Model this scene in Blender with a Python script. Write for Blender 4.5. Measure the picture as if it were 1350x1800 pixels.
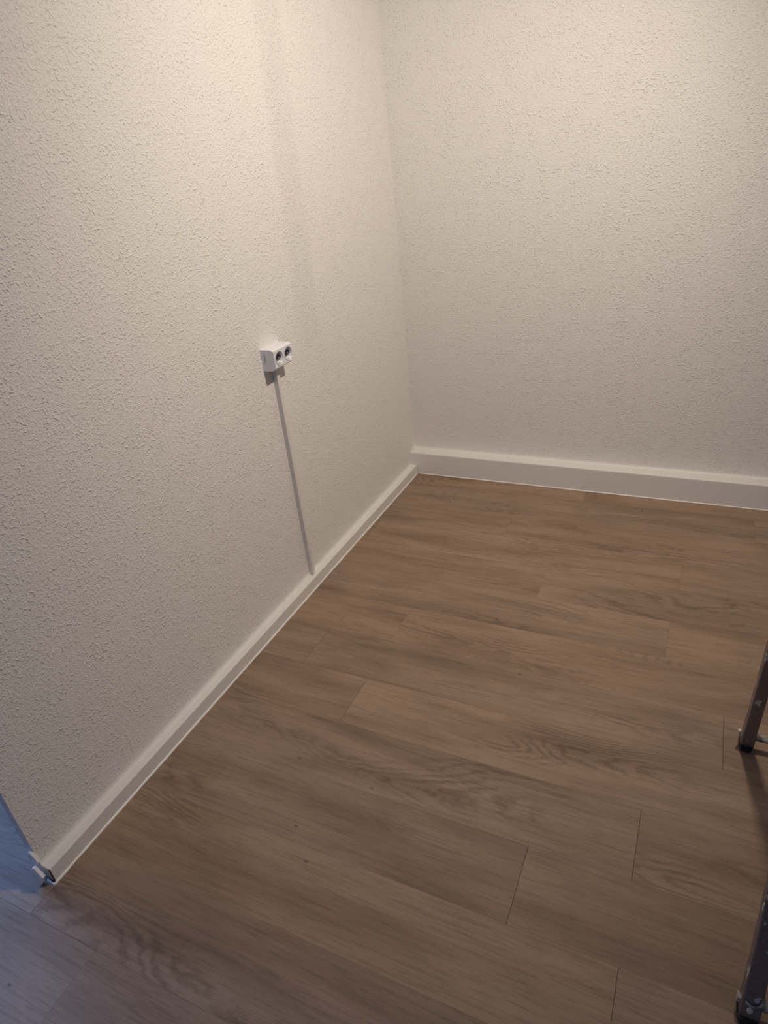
import bpy, bmesh, math, random
from mathutils import Vector, Matrix

for o in list(bpy.data.objects):
    bpy.data.objects.remove(o, do_unlink=True)
scene = bpy.context.scene
C = scene.collection
random.seed(7)

# ------------------------------------------------------------------ camera
cam_d = bpy.data.cameras.new('camera')
cam = bpy.data.objects.new('camera', cam_d)
C.objects.link(cam)
RT = Vector((0.90330584, 0.41747192, -0.09877122))
UP = Vector((-0.12338743, 0.47333625, 0.87219742))
FW = Vector((-0.41086993, 0.7756739, -0.47907819))
m = Matrix.Identity(4)
for i in range(3):
    m[i][0], m[i][1], m[i][2] = RT[i], UP[i], -FW[i]
m[0][3], m[1][3], m[2][3] = 1.220365, -2.712577, 1.4241
cam.matrix_world = m
cam_d.sensor_fit = 'VERTICAL'
cam_d.sensor_height = 24.0
cam_d.lens = 1156.04 / 1800.0 * 24.0
cam_d.clip_start = 0.02
scene.camera = cam

# ------------------------------------------------------------------ world, light, exposure
world = bpy.data.worlds.new('world')
scene.world = world
world.use_nodes = True
bg = world.node_tree.nodes['Background']
bg.inputs[0].default_value = (0.55, 0.72, 1.0, 1)
bg.inputs[1].default_value = 0.15

LAMP = Vector((1.32, -1.12, 2.45))
AIM = Vector((-0.51, 0.255, -0.82))
sd = bpy.data.lights.new('ceiling_spotlight', 'SPOT')
sd.energy = 112.0; sd.color = (1.0, 0.865, 0.725); sd.shadow_soft_size = 0.042
sd.spot_size = math.radians(125); sd.spot_blend = 1.0
so = bpy.data.objects.new('ceiling_spotlight', sd); C.objects.link(so)
so.location = LAMP
so.rotation_euler = AIM.to_track_quat('-Z', 'Y').to_euler()

wd = bpy.data.lights.new('window_daylight', 'AREA')
wd.shape = 'RECTANGLE'; wd.size = 1.2; wd.size_y = 1.4
wd.energy = 44.0; wd.color = (0.22, 0.42, 1.0)
wl = bpy.data.objects.new('window_daylight', wd); C.objects.link(wl)
wl.location = (-1.37, -1.63, 1.5)
wl.rotation_euler = (0, math.radians(-90), 0)     # shines along +X

vs = scene.view_settings
scene.display_settings.display_device = 'sRGB'
vs.view_transform = 'Standard'; vs.look = 'None'; vs.gamma = 1.0
vs.use_curve_mapping = False
vs.exposure = 0.0
scene.cycles.max_bounces = 6
scene.cycles.diffuse_bounces = 4
scene.cycles.glossy_bounces = 2

# ------------------------------------------------------------------ material helpers
def new_mat(name):
    mt = bpy.data.materials.new(name); mt.use_nodes = True
    nt = mt.node_tree
    return mt, nt, nt.nodes['Principled BSDF']
def N(nt, typ, **kw):
    n = nt.nodes.new(typ)
    for k, v in kw.items():
        setattr(n, k, v)
    return n
def L(nt, a, b): nt.links.new(a, b)
def math_node(nt, op, a, b=None, c=None, clamp=False):
    n = N(nt, 'ShaderNodeMath', operation=op); n.use_clamp = clamp
    for i, v in enumerate((a, b, c)):
        if v is None: continue
        if isinstance(v, (int, float)): n.inputs[i].default_value = v
        else: L(nt, v, n.inputs[i])
    return n.outputs[0]
def ramp(nt, fac, stops, interp='LINEAR'):
    r = N(nt, 'ShaderNodeValToRGB'); r.color_ramp.interpolation = interp
    el = r.color_ramp.elements
    while len(el) < len(stops): el.new(0.5)
    for e, (p, c) in zip(el, stops):
        e.position = p
        e.color = c if len(c) == 4 else (*c, 1)
    L(nt, fac, r.inputs[0])
    return r.outputs[0]
def mix(nt, fac, a, b, mode='MIX'):
    n = N(nt, 'ShaderNodeMix', data_type='RGBA', blend_type=mode)
    if isinstance(fac, (int, float)): n.inputs[0].default_value = fac
    else: L(nt, fac, n.inputs[0])
    for s, v in ((6, a), (7, b)):
        if isinstance(v, tuple): n.inputs[s].default_value = v if len(v) == 4 else (*v, 1)
        else: L(nt, v, n.inputs[s])
    return n.outputs[2]
def g3(v): return (v, v, v)

# wood-chip wallpaper painted white (flat coordinates: along the wall, height)
def wall_material(name, col, chip=0.0018):
    mt, nt, p = new_mat(name)
    geo = N(nt, 'ShaderNodeNewGeometry')
    sx = N(nt, 'ShaderNodeSeparateXYZ'); L(nt, geo.outputs['Position'], sx.inputs[0])
    cx = N(nt, 'ShaderNodeCombineXYZ')
    L(nt, math_node(nt, 'ADD', sx.outputs[0], sx.outputs[1]), cx.inputs[0]); L(nt, sx.outputs[2], cx.inputs[1])
    uv = cx.outputs[0]
    def noise2(scale, detail, vec=uv):
        n = N(nt, 'ShaderNodeTexNoise', noise_dimensions='2D'); n.inputs['Scale'].default_value = scale
        n.inputs['Detail'].default_value = detail; L(nt, vec, n.inputs['Vector']); return n
    chips = ramp(nt, noise2(118, 1.6).outputs['Fac'], [(0.52, g3(0)), (0.78, g3(1))], 'EASE')
    crumbs = ramp(nt, noise2(240, 1).outputs['Fac'], [(0.45, g3(0)), (0.85, g3(1))], 'EASE')
    dens = ramp(nt, noise2(16, 1).outputs['Fac'], [(0.32, g3(0.35)), (0.62, g3(1))])
    h = math_node(nt, 'MULTIPLY', chips, dens)
    h = math_node(nt, 'ADD', h, math_node(nt, 'MULTIPLY', crumbs, 0.6))
    b = N(nt, 'ShaderNodeBump'); b.inputs['Strength'].default_value = 0.8
    b.inputs['Distance'].default_value = chip
    L(nt, h, b.inputs['Height']); L(nt, b.outputs[0], p.inputs['Normal'])
    p.inputs['Base Color'].default_value = (*col, 1)
    p.inputs['Roughness'].default_value = 0.75
    p.inputs['Specular IOR Level'].default_value = 0.25
    return mt
def N2(nt, vo):
    s = N(nt, 'ShaderNodeSeparateColor'); L(nt, vo.outputs['Color'], s.inputs[0])
    return s.outputs[0]

def flat(name, col, rough):
    mt, nt, p = new_mat(name)
    p.inputs['Base Color'].default_value = (*col, 1); p.inputs['Roughness'].default_value = rough
    p.inputs['Specular IOR Level'].default_value = 0.2
    return mt
def plain(name, col, rough=0.5, metal=0.0, spec=0.5, bump=None, var=0.03, vscale=30):
    mt, nt, p = new_mat(name)
    geo = N(nt, 'ShaderNodeNewGeometry')
    nz = N(nt, 'ShaderNodeTexNoise'); nz.inputs['Scale'].default_value = vscale; nz.inputs['Detail'].default_value = 3
    L(nt, geo.outputs['Position'], nz.inputs['Vector'])
    c = mix(nt, nz.outputs['Fac'], tuple(max(0, x * (1 - var)) for x in col), tuple(min(1, x * (1 + var)) for x in col))
    L(nt, c, p.inputs['Base Color'])
    p.inputs['Roughness'].default_value = rough
    p.inputs['Metallic'].default_value = metal
    p.inputs['Specular IOR Level'].default_value = spec
    if bump:
        b = N(nt, 'ShaderNodeBump'); b.inputs['Strength'].default_value = 0.5; b.inputs['Distance'].default_value = bump
        L(nt, nz.outputs['Fac'], b.inputs['Height']); L(nt, b.outputs[0], p.inputs['Normal'])
    return mt

# brown oak vinyl; one material, each plank shifts the grain by its own random number
def plank_material():
    mt, nt, p = new_mat('oak_vinyl')
    tc = N(nt, 'ShaderNodeTexCoord'); oi = N(nt, 'ShaderNodeObjectInfo')
    def mapped(sx, sy, k):
        mp = N(nt, 'ShaderNodeMapping'); mp.inputs['Scale'].default_value = (sx, sy, 1)
        L(nt, tc.outputs['Object'], mp.inputs['Vector'])
        cx = N(nt, 'ShaderNodeCombineXYZ')
        L(nt, math_node(nt, 'MULTIPLY', oi.outputs['Random'], k), cx.inputs[1])
        L(nt, math_node(nt, 'MULTIPLY', oi.outputs['Random'], k * 0.37), cx.inputs[0])
        a = N(nt, 'ShaderNodeVectorMath', operation='ADD')
        L(nt, mp.outputs[0], a.inputs[0]); L(nt, cx.outputs[0], a.inputs[1])
        return a.outputs[0]
    def noise(vec, scale, detail=2, rough=0.5, dist=0.0):
        n = N(nt, 'ShaderNodeTexNoise', noise_dimensions='2D'); n.inputs['Scale'].default_value = scale
        n.inputs['Detail'].default_value = detail; n.inputs['Roughness'].default_value = rough
        n.inputs['Distortion'].default_value = dist
        L(nt, vec, n.inputs['Vector']); return n.outputs['Fac']
    # broad smoky streaks along the plank
    broad = noise(mapped(1.6, 11, 71), 1.0, 4, 0.55, 0.3)
    # annual-ring contours (cathedral figure): level lines of a stretched smooth field
    field = noise(mapped(1.5, 7.5, 133), 1.0, 1.2, 0.4, 0.25)
    wob = noise(mapped(22, 60, 19), 1.0, 3, 0.6)
    ph = math_node(nt, 'ADD', math_node(nt, 'MULTIPLY', field, 105.0), math_node(nt, 'MULTIPLY', wob, 7.0))
    rings = math_node(nt, 'MULTIPLY', math_node(nt, 'ADD', math_node(nt, 'SINE', ph), 1.0), 0.5)
    rings = math_node(nt, 'POWER', rings, 2.2)
    where = ramp(nt, noise(mapped(1.4, 6.0, 211), 1.0, 2, 0.5), [(0.54, g3(0)), (0.70, g3(1))])
    # fine pores and fibres
    fib = noise(mapped(14, 420, 47), 1.0, 3, 0.6)
    fib2 = noise(mapped(5, 110, 29), 1.0, 4, 0.65)
    base = ramp(nt, broad, [(0.22, (0.225, 0.158, 0.113)), (0.45, (0.305, 0.219, 0.158)),
                            (0.62, (0.355, 0.258, 0.189)), (0.85, (0.385, 0.285, 0.213))])
    # each plank a touch lighter, greyer or redder
    rnd = math_node(nt, 'FRACT', math_node(nt, 'MULTIPLY', oi.outputs['Random'], 13.7))
    tint = ramp(nt, rnd, [(0.0, (0.93, 0.94, 0.94)), (0.3, (1.02, 0.98, 0.95)), (0.55, (0.95, 0.95, 0.96)),
                          (0.8, (1.05, 1.03, 1.00)), (1.0, (1.0, 0.97, 0.94))])
    c = mix(nt, 1.0, base, tint, 'MULTIPLY')
    dark = math_node(nt, 'MULTIPLY', math_node(nt, 'MULTIPLY', rings, where), 0.42)
    c = mix(nt, dark, c, (0.080, 0.054, 0.037))
    c = mix(nt, math_node(nt, 'MULTIPLY', ramp(nt, fib, [(0.52, g3(0)), (0.72, g3(1))]), 0.30), c, (0.085, 0.058, 0.041))
    c = mix(nt, math_node(nt, 'MULTIPLY', ramp(nt, fib2, [(0.50, g3(0)), (0.75, g3(1))]), 0.32), c, (0.105, 0.073, 0.052))
    c = mix(nt, math_node(nt, 'MULTIPLY', ramp(nt, fib2, [(0.22, g3(1)), (0.42, g3(0))]), 0.20), c, (0.38, 0.30, 0.235))
    # rare small knots
    vk = N(nt, 'ShaderNodeTexVoronoi', voronoi_dimensions='2D'); vk.inputs['Scale'].default_value = 4.2
    L(nt, mapped(1.0, 2.0, 301), vk.inputs['Vector'])
    knot = math_node(nt, 'MULTIPLY', ramp(nt, vk.outputs['Distance'], [(0.0, g3(1)), (0.035, g3(0))]),
                     ramp(nt, N2(nt, vk), [(0.86, g3(0)), (0.9, g3(1))]))
    c = mix(nt, math_node(nt, 'MULTIPLY', knot, 0.75), c, (0.022, 0.014, 0.010))
    L(nt, c, p.inputs['Base Color'])
    p.inputs['Roughness'].default_value = 0.62
    p.inputs['Specular IOR Level'].default_value = 0.18
    b = N(nt, 'ShaderNodeBump'); b.inputs['Strength'].default_value = 0.22; b.inputs['Distance'].default_value = 0.0006
    L(nt, fib, b.inputs['Height']); L(nt, b.outputs[0], p.inputs['Normal'])
    return mt

# dull painter's aluminium with white paint splashes
def ladder_material():
    mt, nt, p = new_mat('splashed_aluminium')
    geo = N(nt, 'ShaderNodeNewGeometry')
    nz = N(nt, 'ShaderNodeTexNoise'); nz.inputs['Scale'].default_value = 38; nz.inputs['Detail'].default_value = 3
    L(nt, geo.outputs['Position'], nz.inputs['Vector'])
    n2 = N(nt, 'ShaderNodeTexNoise'); n2.inputs['Scale'].default_value = 140; n2.inputs['Detail'].default_value = 3
    L(nt, geo.outputs['Position'], n2.inputs['Vector'])
    metal = mix(nt, n2.outputs['Fac'], (0.17, 0.155, 0.145), (0.33, 0.305, 0.285))
    sp = ramp(nt, nz.outputs['Fac'], [(0.645, g3(0)), (0.67, g3(1))])
    L(nt, mix(nt, sp, metal, (0.62, 0.58, 0.53)), p.inputs['Base Color'])
    L(nt, math_node(nt, 'MULTIPLY', math_node(nt, 'SUBTRACT', 1.0, sp), 0.55), p.inputs['Metallic'])
    p.inputs['Roughness'].default_value = 0.5
    b = N(nt, 'ShaderNodeBump'); b.inputs['Strength'].default_value = 0.4; b.inputs['Distance'].default_value = 0.001
    L(nt, sp, b.inputs['Height']); L(nt, b.outputs[0], p.inputs['Normal'])
    return mt
def splashed_rod_material():
    mt, nt, p = new_mat('paint_crusted_rod')
    geo = N(nt, 'ShaderNodeNewGeometry')
    nz = N(nt, 'ShaderNodeTexNoise'); nz.inputs['Scale'].default_value = 90; nz.inputs['Detail'].default_value = 4
    L(nt, geo.outputs['Position'], nz.inputs['Vector'])
    L(nt, ramp(nt, nz.outputs['Fac'], [(0.36, (0.14, 0.13, 0.12)), (0.52, (0.42, 0.38, 0.33)), (0.7, (0.55, 0.51, 0.46))]), p.inputs['Base Color'])
    p.inputs['Roughness'].default_value = 0.6
    b = N(nt, 'ShaderNodeBump'); b.inputs['Strength'].default_value = 0.5; b.inputs['Distance'].default_value = 0.0015
    L(nt, nz.outputs['Fac'], b.inputs['Height']); L(nt, b.outputs[0], p.inputs['Normal'])
    return mt

M = dict(
    wall=wall_material('woodchip_wall', (0.86, 0.845, 0.815)),
    plain_wall=flat('painted_wall', (0.86, 0.845, 0.815), 0.75),
    ceiling=flat('ceiling_paint', (0.86, 0.85, 0.83), 0.8),
    trim=plain('trim_paint', (0.83, 0.815, 0.785), 0.45, bump=0.0006, vscale=70),
    sealant=plain('white_sealant', (0.90, 0.87, 0.82), 0.35),
    raw_end=plain('raw_board_end', (0.55, 0.53, 0.51), 0.8, var=0.3, vscale=120),
    crack=plain('dark_joint', (0.05, 0.042, 0.035), 0.9),
    plank=plank_material(),
    sub=plain('subfloor', (0.045, 0.034, 0.026), 0.9),
    white_plastic=plain('white_plastic', (0.84, 0.855, 0.90), 0.28, var=0.01),
    duct=plain('painted_duct', (0.80, 0.785, 0.76), 0.45, var=0.02),
    well=plain('socket_plastic', (0.74, 0.76, 0.80), 0.35, var=0.01),
    bridge=plain('grey_bridge', (0.22, 0.22, 0.23), 0.5),
    black=plain('black_slot', (0.008, 0.008, 0.009), 0.5),
    clip=plain('earth_clip_metal', (0.55, 0.55, 0.55), 0.35, 0.8),
    print_ink=plain('grey_print', (0.18, 0.165, 0.17), 0.7),
    skirting=plain('hall_skirting', (0.90, 0.90, 0.90), 0.4),
    rubber=plain('black_rubber', (0.012, 0.011, 0.010), 0.55),
    alu=ladder_material(),
    rod=splashed_rod_material(),
    paint=plain('dried_paint', (0.72, 0.66, 0.56), 0.6, bump=0.001, var=0.12, vscale=150),
    frame=plain('window_frame', (0.8, 0.8, 0.8), 0.4),
)

# ------------------------------------------------------------------ mesh helpers
def obj(name, bm, mat, parent=None, smooth=False, bevel=None):
    bmesh.ops.recalc_face_normals(bm, faces=bm.faces)
    me = bpy.data.meshes.new(name); bm.to_mesh(me); bm.free()
    me.materials.append(M[mat] if isinstance(mat, str) else mat)
    if smooth:
        for f in me.polygons: f.use_smooth = True
    o = bpy.data.objects.new(name, me); C.objects.link(o)
    if parent is not None: o.parent = parent
    if bevel:
        b = o.modifiers.new('bevel', 'BEVEL'); b.width = bevel; b.segments = 3; b.limit_method = 'ANGLE'
        b.angle_limit = math.radians(40)
    return o
def box(bm, x0, x1, y0, y1, z0, z1):
    v = [bm.verts.new(p) for p in ((x0,y0,z0),(x1,y0,z0),(x1,y1,z0),(x0,y1,z0),(x0,y0,z1),(x1,y0,z1),(x1,y1,z1),(x0,y1,z1))]
    for f in ((0,3,2,1),(4,5,6,7),(0,1,5,4),(1,2,6,5),(2,3,7,6),(3,0,4,7)):
        bm.faces.new([v[i] for i in f])
    return v
def prism(bm, ring0, ring1, caps=True):
    a = [bm.verts.new(p) for p in ring0]; b = [bm.verts.new(p) for p in ring1]
    n = len(a)
    for i in range(n):
        bm.faces.new((a[i], a[(i+1) % n], b[(i+1) % n], b[i]))
    if caps:
        bm.faces.new(a[::-1]); bm.faces.new(b)
def tube(bm, pts, r, seg=12, caps=True):
    pts = [Vector(p) for p in pts]; rings = []
    rr = r if isinstance(r, (list, tuple)) else [r] * len(pts)
    prev = None
    for i, p in enumerate(pts):
        t = (pts[min(i+1, len(pts)-1)] - pts[max(i-1, 0)]).normalized()
        if prev is None:
            a = t.cross(Vector((0, 0, 1)))
            if a.length < 0.1: a = t.cross(Vector((0, 1, 0)))
            a.normalize()
        else:
            a = (prev - t * prev.dot(t)).normalized()
        prev = a; b = t.cross(a)
        rings.append([bm.verts.new(p + (a * math.cos(k*2*math.pi/seg) + b * math.sin(k*2*math.pi/seg)) * rr[i]) for k in range(seg)])
    for i in range(len(rings) - 1):
        for k in range(seg):
            bm.faces.new((rings[i][k], rings[i][(k+1) % seg], rings[i+1][(k+1) % seg], rings[i+1][k]))
    if caps:
        bm.faces.new(rings[0][::-1]); bm.faces.new(rings[-1])
def struct(o): o['kind'] = 'structure'; return o
def describe(o, text): o['label'] = text; return o
def tag(o, label, cat, group=None):
    o['label'] = label; o['category'] = cat
    if group: o['group'] = group
    return o
def empty(name, loc=(0, 0, 0)):
    o = bpy.data.objects.new(name, None); C.objects.link(o); o.location = loc; o.empty_display_size = 0.1
    return o

# ------------------------------------------------------------------ room (corner of the two skirtings at the origin)
XW = -0.0333      # left wall face
YB = 0.0630       # back wall face
YE = -2.2455      # free end of the left wall
TH = 0.0235       # its thickness
HX, RX, FY, CZ = -1.42, 2.90, -5.20, 2.50

bm = bmesh.new(); box(bm, HX - 0.1, RX + 0.1, FY - 0.1, YB + 0.1, -0.06, -0.0045)
floor = describe(struct(obj('floor', bm, 'sub')), 'brown oak vinyl plank floor running under both rooms')
bm = bmesh.new(); box(bm, HX - 0.1, RX + 0.1, FY - 0.1, YB + 0.1, CZ, CZ + 0.1)
describe(struct(obj('ceiling', bm, 'ceiling')), 'plain white painted ceiling above the room')
bm = bmesh.new(); box(bm, HX - 0.1, RX + 0.1, YB, YB + 0.1, -0.06, CZ)
describe(struct(obj('wall_back', bm, 'wall')), 'white woodchip wall on the right above the taller skirting')
bm = bmesh.new(); box(bm, XW - TH, XW, YE, YB, -0.0045, CZ)
describe(struct(obj('wall_left', bm, 'wall')), 'white woodchip wall on the left carrying the double socket')
bm = bmesh.new(); box(bm, RX, RX + 0.1, FY - 0.1, YB, -0.06, CZ)
describe(struct(obj('wall_right', bm, 'plain_wall')), 'white woodchip wall beyond the ladder, out of frame')
bm = bmesh.new(); box(bm, HX - 0.1, RX + 0.1, FY - 0.1, FY, -0.06, CZ)
describe(struct(obj('wall_front', bm, 'plain_wall')), 'white woodchip wall behind the viewer')
bm = bmesh.new()
wy0, wy1, wz0, wz1 = -2.41, -0.91, 0.85, 2.15
box(bm, HX - 0.1, HX, FY, wy0, -0.06, CZ); box(bm, HX - 0.1, HX, wy1, YB, -0.06, CZ)
box(bm, HX - 0.1, HX, wy0, wy1, -0.06, wz0); box(bm, HX - 0.1, HX, wy0, wy1, wz1, CZ)
describe(struct(obj('wall_hall', bm, 'plain_wall')), 'wall of the next room with its window, out of frame')
bm = bmesh.new()
for a in ((wy0, wy0 + 0.05, wz0, wz1), (wy1 - 0.05, wy1, wz0, wz1), (wy0, wy1, wz0, wz0 + 0.05), (wy0, wy1, wz1 - 0.05, wz1),
          (-1.685, -1.635, wz0, wz1)):
    box(bm, HX - 0.08, HX - 0.02, a[0], a[1], a[2], a[3])
describe(struct(obj('window_1', bm, 'frame')), 'white window of the next room, out of frame')

# planks: rows run along X, 184 mm wide, 1.22 m long, end joints where the photograph shows them
S = 0.9494
PITCH, SEAM0, LEN = 0.1957 * S, -0.2955 * S, 1.2880 * S
ends = {0: 0.594, 2: 0.834, 3: 0.003, 4: 0.414, 5: 0.174, 6: 0.42, 7: -0.005, 8: 1.0472, 9: -0.007,
        10: 0.0, 11: 0.2173, 1: 0.02, -1: 0.27, -2: 0.86, **{r: (0.41 * r) % 1.28 for r in range(12, 30)}}
bmj = 0.0006
def plank(x0, x1, y0, y1, end_gap, seam_gap):
    cx, cy = (x0 + x1) / 2, (y0 + y1) / 2
    hx, hy = (x1 - x0) / 2 - end_gap, (y1 - y0) / 2 - seam_gap
    bm = bmesh.new()
    c, t = (0.0005 if end_gap > 0.0002 else 0.0002), 0.0045
    r0 = [(-hx, -hy, -t), (hx, -hy, -t), (hx, hy, -t), (-hx, hy, -t)]
    r1 = [(-hx, -hy, -c), (hx, -hy, -c), (hx, hy, -c), (-hx, hy, -c)]
    r2 = [(-hx + c, -hy + c*0.2, 0), (hx - c, -hy + c*0.2, 0), (hx - c, hy - c*0.2, 0), (-hx + c, hy - c*0.2, 0)]
    rings = [[bm.verts.new(p) for p in r] for r in (r0, r1, r2)]
    for a, b in zip(rings, rings[1:]):
        for i in range(4):
            bm.faces.new((a[i], a[(i+1) % 4], b[(i+1) % 4], b[i]))
    bm.faces.new(rings[0][::-1]); bm.faces.new(rings[2])
    o = obj('plank', bm, 'plank', floor)
    o.location = (cx, cy, 0)
for r in range(-2, 25):
    y1 = SEAM0 - r * PITCH; y0 = y1 - PITCH
    y1 = min(y1, YB - 0.002); y0 = max(y0, FY + 0.002)
    if y1 - y0 < 0.01: continue
    e = ends[r] * S
    while e > HX: e -= LEN
    while e < RX:
        x0, x1 = max(e, HX + 0.002), min(e + LEN, RX - 0.002)
        e += LEN
        if x1 - x0 < 0.01: continue
        if x1 < XW and y0 > YE + 0.9: continue          # hidden behind the left wall
        plank(x0, x1, y0, y1, 0.00035 if r >= 5 and r != 11 else 0.0001, 0.0005 if r == 11 and x0 < 0 else 0.00005)

# skirting on the left wall: low square batten, painted over, soft filler line against the wall
def extrude_y(prof, y0, y1, mat, name, parent=None, smooth=False, steps=1):
    bm = bmesh.new()
    prism(bm, [(x, y0, z) for x, z in prof], [(x, y1, z) for x, z in prof])
    return obj(name, bm, mat, parent, smooth)
hl = 0.0478
XB = -0.0036      # its front face; the sealant bead in front of it ends at x = 0
prof = [(XW, 0.0), (XB, 0.0), (XB, hl - 0.003), (XB - 0.001, hl - 0.001), (XB - 0.003, hl), (XW + 0.010, hl), (XW + 0.005, hl + 0.0015),
        (XW + 0.002, hl + 0.005), (XW, hl + 0.012)]
bl = describe(struct(extrude_y(prof, YE - 0.0005, 0.0, 'trim', 'baseboard_left')), 'low white batten skirting along the left wall')
# cut end of the batten, with open dark joints
bm = bmesh.new(); box(bm, XW + 0.001, XB - 0.0015, YE - 0.0025, YE - 0.0004, 0.004, hl + 0.001)
obj('cut_end', bm, 'raw_end', bl)
bm = bmesh.new()
box(bm, XB - 0.0018, XB + 0.0003, YE - 0.0032, YE - 0.0004, 0.003, hl)
box(bm, XW + 0.004, XB, YE - 0.0032, YE - 0.0004, 0.0060, 0.0085)
obj('open_joint', bm, 'crack', bl)
# sealant bead on the floor: hand-drawn, slightly wavy
def bead(path, w, h, name, parent):
    bm = bmesh.new(); rings = []
    for (p, n) in path:
        p = Vector(p); n = Vector(n)
        ww = w * random.uniform(0.82, 1.15)
        rings.append([bm.verts.new(p + n * (ww * a) + Vector((0, 0, h * b))) for a, b in
                      ((-0.4, 0.0), (1.0, 0.0), (0.92, 0.28), (0.55, 0.72), (0.15, 0.95), (-0.4, 1.1))])
    for a, b in zip(rings, rings[1:]):
        for i in range(6):
            bm.faces.new((a[i], a[(i+1) % 6], b[(i+1) % 6], b[i]))
    bm.faces.new(rings[0][::-1]); bm.faces.new(rings[-1])
    return obj(name, bm, 'sealant', parent, True)
path = [((XB, y, 0), (1, 0, 0)) for y in [0 - 0.028 * i for i in range(79)]]
path += [((XB + 0.001, -2.222, 0), (1, 0, 0)), ((XB + 0.002, YE - 0.001, 0), (0.9, -0.5, 0)), ((-0.002, YE - 0.007, 0), (0.4, -0.8, 0)),
         ((-0.014, YE - 0.006, 0), (0, -0.9, 0)), ((-0.027, YE - 0.005, 0), (0, -0.8, 0))]
bead(path, 0.0042, 0.0050, 'sealant_bead', bl)

# taller boxed skirting on the back wall
hb = 0.1132
def arc(cx, cz, r, a0, a1, n):
    return [(cx + r * math.cos(math.radians(a0 + (a1 - a0) * i / n)), cz + r * math.sin(math.radians(a0 + (a1 - a0) * i / n))) for i in range(n + 1)]
# profile as (distance from wall, z)
D = YB
pb = [(0, 0), (D, 0)] + arc(D - 0.011, hb - 0.008, 0.008, 0, 90, 5) + [(0.010, hb), (0.005, hb + 0.0015), (0.002, hb + 0.004), (0, hb + 0.010)]
bm = bmesh.new()
pb = [(d - (0.003 if d == D else 0), z) for d, z in pb]
prism(bm, [(XW, YB - d, z) for d, z in pb], [(RX, YB - d, z) for d, z in pb])
bb = describe(struct(obj('baseboard_back', bm, 'trim')), 'tall boxed white skirting along the right wall')
path = [((x, 0.003, 0), (0, -1, 0)) for x in [0.0 + 0.03 * i for i in range(96)]]
bead(path, 0.0036, 0.0038, 'sealant_bead', bb)
bm = bmesh.new(); bmesh.ops.create_icosphere(bm, subdivisions=1, radius=0.0022, matrix=Matrix.Translation((1.113, 0.035, hb)))
obj('nail_head', bm, 'crack', bb)
bm = bmesh.new()                                                       # filler blob where it meets the left wall
bmesh.ops.create_icosphere(bm, subdivisions=3, radius=1, matrix=Matrix.Translation((XW + 0.001, YB - 0.012, hb + 0.002)) @ Matrix.Diagonal((0.006, 0.022, 0.011, 1)))
obj('filler', bm, 'trim', bb, True)

# end stub of the neighbouring room's profiled skirting at the free wall end
def poly_prism_y(bm, pts, y0, y1):
    prism(bm, [(x, y0, z) for x, z in pts], [(x, y1, z) for x, z in pts])
bm = bmesh.new()
poly_prism_y(bm, [(-0.0400, 0.0500), (-0.0365, 0.0575), (-0.0300, 0.0660), (-0.0232, 0.0690), (-0.0056, 0.0415), (-0.0105, 0.0330), (-0.0171, 0.0200), (-0.0315, 0.0), (-0.0360, 0.0), (-0.0452, 0.0375)],
             -2.2663, -2.2580)
hs = obj('baseboard_hall', bm, 'skirting', bevel=0.0012)
describe(struct(hs), 'white end of the next room skirting at the free wall corner')
bm = bmesh.new()
poly_prism_y(bm, [(-0.0538, 0.0830), (-0.0465, 0.0945), (-0.0366, 0.1022), (-0.0207, 0.0727), (-0.0392, 0.0504), (-0.0552, 0.0773)], -2.2535, YE)
obj('upper_lip', bm, 'skirting', hs, bevel=0.001)

# ------------------------------------------------------------------ double socket on the left wall
oy0, oy1, oz0, oz1 = -1.0473, -0.9409, 0.8532, 0.9202
dp, d1 = 0.0488, 0.0350                      # depth of front, depth where the chamfers start
fz0, fz1 = 0.8629, 0.9152                    # vertical front face
sock = empty('double_socket', (XW, (oy0 + oy1) / 2, oz0))
def loc_child(o): o.matrix_parent_inverse = Matrix.Translation(-sock.location); return o
bm = bmesh.new()
pr = [(0.0, oz0), (d1, oz0), (dp, fz0), (dp, fz1), (d1, oz1), (0.0, oz1)]
a = [bm.verts.new((XW + d, oy0, z)) for d, z in pr]; b = [bm.verts.new((XW + d, oy1, z)) for d, z in pr]
for i in range(6):
    if i == 2: continue                       # the front comes below, with its two holes
    j = (i + 1) % 6
    bm.faces.new((a[i], a[j], b[j], b[i]))
bm.faces.new(a[::-1]); bm.faces.new(b)
cz = (fz0 + fz1) / 2
cys = [oy0 + 0.0283, oy1 - 0.0263]
R0 = 0.0205
SEG = 32
ymid = (cys[0] + cys[1]) / 2
for cy, (ya, yb) in zip(cys, ((oy0, ymid), (ymid, oy1))):
    inner, outer = [], []
    for k in range(SEG):
        t = 2 * math.pi * k / SEG
        c_, s_ = math.cos(t), math.sin(t)
        inner.append(bm.verts.new((XW + dp, cy + R0 * c_, cz + R0 * s_)))
        sc = []
        if abs(c_) > 1e-6: sc.append(((yb - cy) if c_ > 0 else (cy - ya)) / abs(c_))
        if abs(s_) > 1e-6: sc.append((fz1 - cz) / abs(s_))
        q = min(sc)
        outer.append(bm.verts.new((XW + dp, cy + q * c_, cz + q * s_)))
    for k in range(SEG):
        bm.faces.new((inner[k], inner[(k+1) % SEG], outer[(k+1) % SEG], outer[k]))
    for y_, z_ in ((ya, fz0), (yb, fz0), (yb, fz1), (ya, fz1)):          # square corners
        ang = math.atan2(z_ - cz, y_ - cy) % (2 * math.pi)
        k = int(ang / (2 * math.pi) * SEG) % SEG
        cv = bm.verts.new((XW + dp, y_, z_))
        try: bm.faces.new((outer[k], outer[(k+1) % SEG], cv))
        except ValueError: pass
bmesh.ops.remove_doubles(bm, verts=bm.verts, dist=1e-5)
body = loc_child(obj('housing', bm, 'white_plastic', sock))
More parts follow.
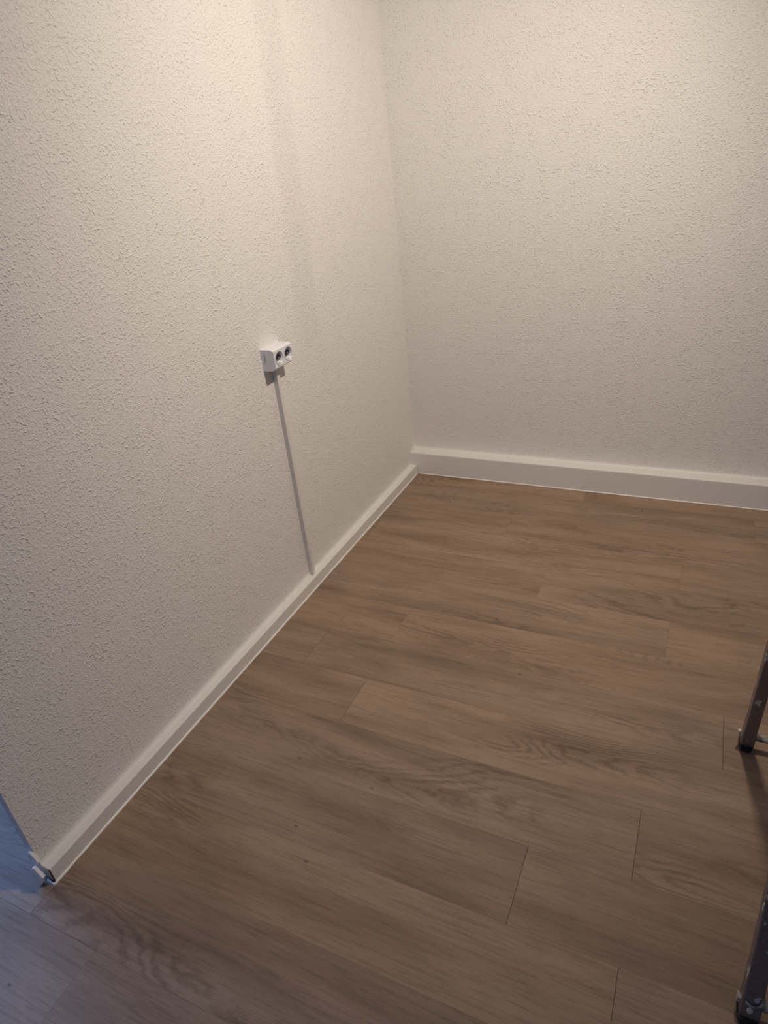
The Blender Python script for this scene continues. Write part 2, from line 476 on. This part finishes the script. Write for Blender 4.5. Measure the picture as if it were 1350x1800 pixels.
for cy in cys:
    bm = bmesh.new()
    prof = [(0.0012, R0 + 0.0022), (0.0016, R0 + 0.0010), (0.0010, R0), (-0.011, R0 - 0.0030), (-0.0120, R0 - 0.0045), (-0.0120, 0.0)]
    rings = []
    for d, r in prof[:-1]:
        rings.append([bm.verts.new((XW + dp + d, cy + r * math.cos(2*math.pi*k/SEG), cz + r * math.sin(2*math.pi*k/SEG))) for k in range(SEG)])
    for u, v in zip(rings, rings[1:]):
        for k in range(SEG):
            bm.faces.new((u[k], u[(k+1) % SEG], v[(k+1) % SEG], v[k]))
    bm.faces.new(rings[-1])
    well = loc_child(obj('socket_well', bm, 'well', sock, True))
    bm = bmesh.new()                          # dark shutter slot with the pale bridge in its middle
    box(bm, XW + dp - 0.0119, XW + dp - 0.0045, cy - 0.0155, cy + 0.0155, cz - 0.0032, cz + 0.0058)
    sl = obj('shutter', bm, 'black', well)
    bm = bmesh.new()
    box(bm, XW + dp - 0.0046, XW + dp - 0.0040, cy - 0.0010, cy + 0.0080, cz - 0.0016, cz + 0.0030)
    obj('bridge', bm, 'bridge', well)
    for sgn in (-1, 1):
        bm = bmesh.new()
        z_ = cz + sgn * (R0 - 0.0025)
        box(bm, XW + dp - 0.0115, XW + dp - 0.0005, cy - 0.0022, cy + 0.0022, z_ - 0.0009, z_ + 0.0009)
        obj('earth_clip', bm, 'clip', well)
bm = bmesh.new()                              # tiny upright lettering on the side, too small to read
z_ = 0.9060
k = 0
while z_ > 0.8795:
    w_ = (0.0016, 0.0022, 0.0013, 0.0020)[k % 4]; k += 1
    box(bm, XW + 0.0130, XW + 0.0155, oy0 - 0.0002, oy0 + 0.0002, z_ - w_, z_)
    z_ -= w_ + 0.0007
loc_child(obj('side_print', bm, 'print_ink', sock))
tag(sock, 'white surface-mounted double power socket on the left wall', 'power socket')

# cable duct dropping from the socket to the skirting
bm = bmesh.new()
dy0, dy1, dd = -1.0050, -0.9880, 0.0172
box(bm, XW - 0.0005, XW + dd, dy0, dy1, hl + 0.003, oz0)
duct = obj('cable_duct', bm, 'duct', bevel=0.0012)
tag(duct, 'slim white painted cable duct running from the socket down to the skirting', 'cable duct')

# ------------------------------------------------------------------ stepladder (only its two left feet reach into view)
AY, BY, LXA, RXA, LXB, RXB = -1.300, -1.952, 1.4390, 1.880, 1.4365, 1.8825
LEAN, HT = 0.18, 1.72
lad = empty('stepladder', (1.65, (AY + BY) / 2, 0))
def lc(o): o.matrix_parent_inverse = Matrix.Translation(-lad.location); return o
def leg(x, y, sgn, inward):
    # rectangular rail, wide face along X, rising and leaning towards the hinge
    wx, wy = (0.0138, 0.0170) if sgn < 0 else (0.0150, 0.0150)
    bm = bmesh.new(); rings = []
    for z, k in ((0.010, 1.10), (0.03, 1.12), (0.07, 1.06), (0.13, 1.0), (HT, 1.0)):
        c = Vector((x, y + sgn * LEAN * z, z))
        rings.append([c + Vector((sx * wx * k, sy * wy, 0)) for sx, sy in ((-1, -0.88), (-0.86, -1), (0.86, -1), (1, -0.88), (1, 0.88), (0.86, 1), (-0.86, 1), (-1, 0.88))])
    vs_ = [[bm.verts.new(p) for p in r] for r in rings]
    for u, v in zip(vs_, vs_[1:]):
        for i in range(8): bm.faces.new((u[i], u[(i+1) % 8], v[(i+1) % 8], v[i]))
    bm.faces.new(vs_[0][::-1]); bm.faces.new(vs_[-1])
    o = lc(obj('leg', bm, 'alu', lad))
    bm = bmesh.new(); rings = []
    for z, k in ((0.0, 0.86), (0.003, 1.08), (0.013, 1.2), (0.020, 1.2)):
        c = Vector((x - 0.0015, y + sgn * LEAN * z, z))
        rings.append([bm.verts.new(c + Vector((sx * wx * k, sy * wy * (k + 0.25), 0))) for sx, sy in ((-1, -0.5), (-0.75, -1), (0.75, -1), (1, -0.5), (1, 0.5), (0.75, 1), (-0.75, 1), (-1, 0.5))])
    for u, v in zip(rings, rings[1:]):
        for i in range(8): bm.faces.new((u[i], u[(i+1) % 8], v[(i+1) % 8], v[i]))
    bm.faces.new(rings[0][::-1]); bm.faces.new(rings[-1])
    obj('rubber_foot', bm, 'rubber', o)
    return o
for y, sg, LX, RXL in ((AY, -1, LXA, RXA), (BY, 1, LXB, RXB)):
    for x in (LX, RXL):
        leg(x, y, sg, 1)
    zr = 0.046 if y == AY else 0.040
    yc = y + sg * LEAN * zr
    bm = bmesh.new(); tube(bm, [(LX - 0.012, yc, zr), (RXL + 0.012, yc, zr)], 0.0092, 14)
    rod = lc(obj('cross_rod', bm, 'rod', lad, True))
    describe(rod, 'cross rod crusted with dried paint')
    for x, s2 in ((LX, -1), (RXL, 1)):
        bm = bmesh.new()
        tube(bm, [(x + s2 * 0.013, yc, zr + 0.002), (x + s2 * 0.0225, yc, zr + 0.002)], 0.0088, 8)
        lc(obj('rod_nut', bm, 'rod', lad))
LX, RXL = LXB, RXB
# front flights: treads between the near pair of rails
for k in range(1, 7):
    z = 0.27 * k
    yc = BY + LEAN * z
    bm = bmesh.new(); box(bm, LX + 0.014, RXL - 0.014, yc - 0.04, yc + 0.04, z - 0.012, z + 0.012)
    lc(obj('tread', bm, 'alu', lad, bevel=0.003))
for k in range(1, 4):
    z = 0.45 * k
    yc = AY - LEAN * z
    bm = bmesh.new(); tube(bm, [(LX + 0.01, yc, z), (RXL - 0.01, yc, z)], 0.009, 12)
    lc(obj('cross_rod', bm, 'rod', lad, True))
ya, yb = BY + LEAN * HT, AY - LEAN * HT
bm = bmesh.new(); box(bm, LX - 0.02, RXL + 0.02, min(ya, yb) - 0.05, max(ya, yb) + 0.05, HT - 0.01, HT + 0.03)
lc(obj('top_cap', bm, 'alu', lad, bevel=0.004))
# bent wire bail and paint lumps on the near foot, lump on the far one
zb = 0.062
yc = BY + LEAN * zb - 0.0175
bm = bmesh.new()
tube(bm, [(LX - 0.010, yc, zb - 0.004), (LX - 0.002, yc - 0.002, zb - 0.010), (LX + 0.007, yc - 0.002, zb - 0.009), (LX + 0.0125, yc, zb - 0.002),
          (LX + 0.0145, yc, zb + 0.008), (LX + 0.0145, yc + 0.001, zb + 0.020)], 0.0026, 8)
lc(obj('wire_bail', bm, 'rod', lad, True))
def lump(loc, sx, sy, sz, seed):
    rnd = random.Random(seed); bm = bmesh.new()
    bmesh.ops.create_icosphere(bm, subdivisions=2, radius=1)
    for v in bm.verts:
        k = rnd.uniform(0.85, 1.15); v.co = Vector((v.co.x * sx * k, v.co.y * sy * k, v.co.z * sz * k)) + Vector(loc)
    lc(obj('paint_lump', bm, 'paint', lad, True))
lump((LX - 0.002, BY + LEAN * 0.040 - 0.0170, 0.041), 0.005, 0.004, 0.008, 3)
lump((LXA - 0.021, AY - LEAN * 0.058, 0.057), 0.005, 0.006, 0.006, 5)
lump((LXB - 0.0150, BY + LEAN * 0.12 - 0.011, 0.118), 0.0012, 0.0035, 0.022, 9)
lump((LXB - 0.0150, BY + LEAN * 0.27 - 0.010, 0.268), 0.0012, 0.0040, 0.012, 11)
tag(lad, 'paint-splashed grey metal stepladder standing at the right edge of the photo', 'ladder')

# unseen thin cable, added to cast the soft upright shadow on the left wall
bm = bmesh.new()
tube(bm, [(0.833, -0.968, CZ + 0.01), (0.833, -0.971, 2.30), (0.833, -0.979, 2.08), (0.834, -0.987, 1.88)], 0.0017, 8)
tag(obj('added_shadow_cable', bm, 'white_plastic', None, True), 'thin white cable added above the view to cast the soft wall shadow', 'cable')
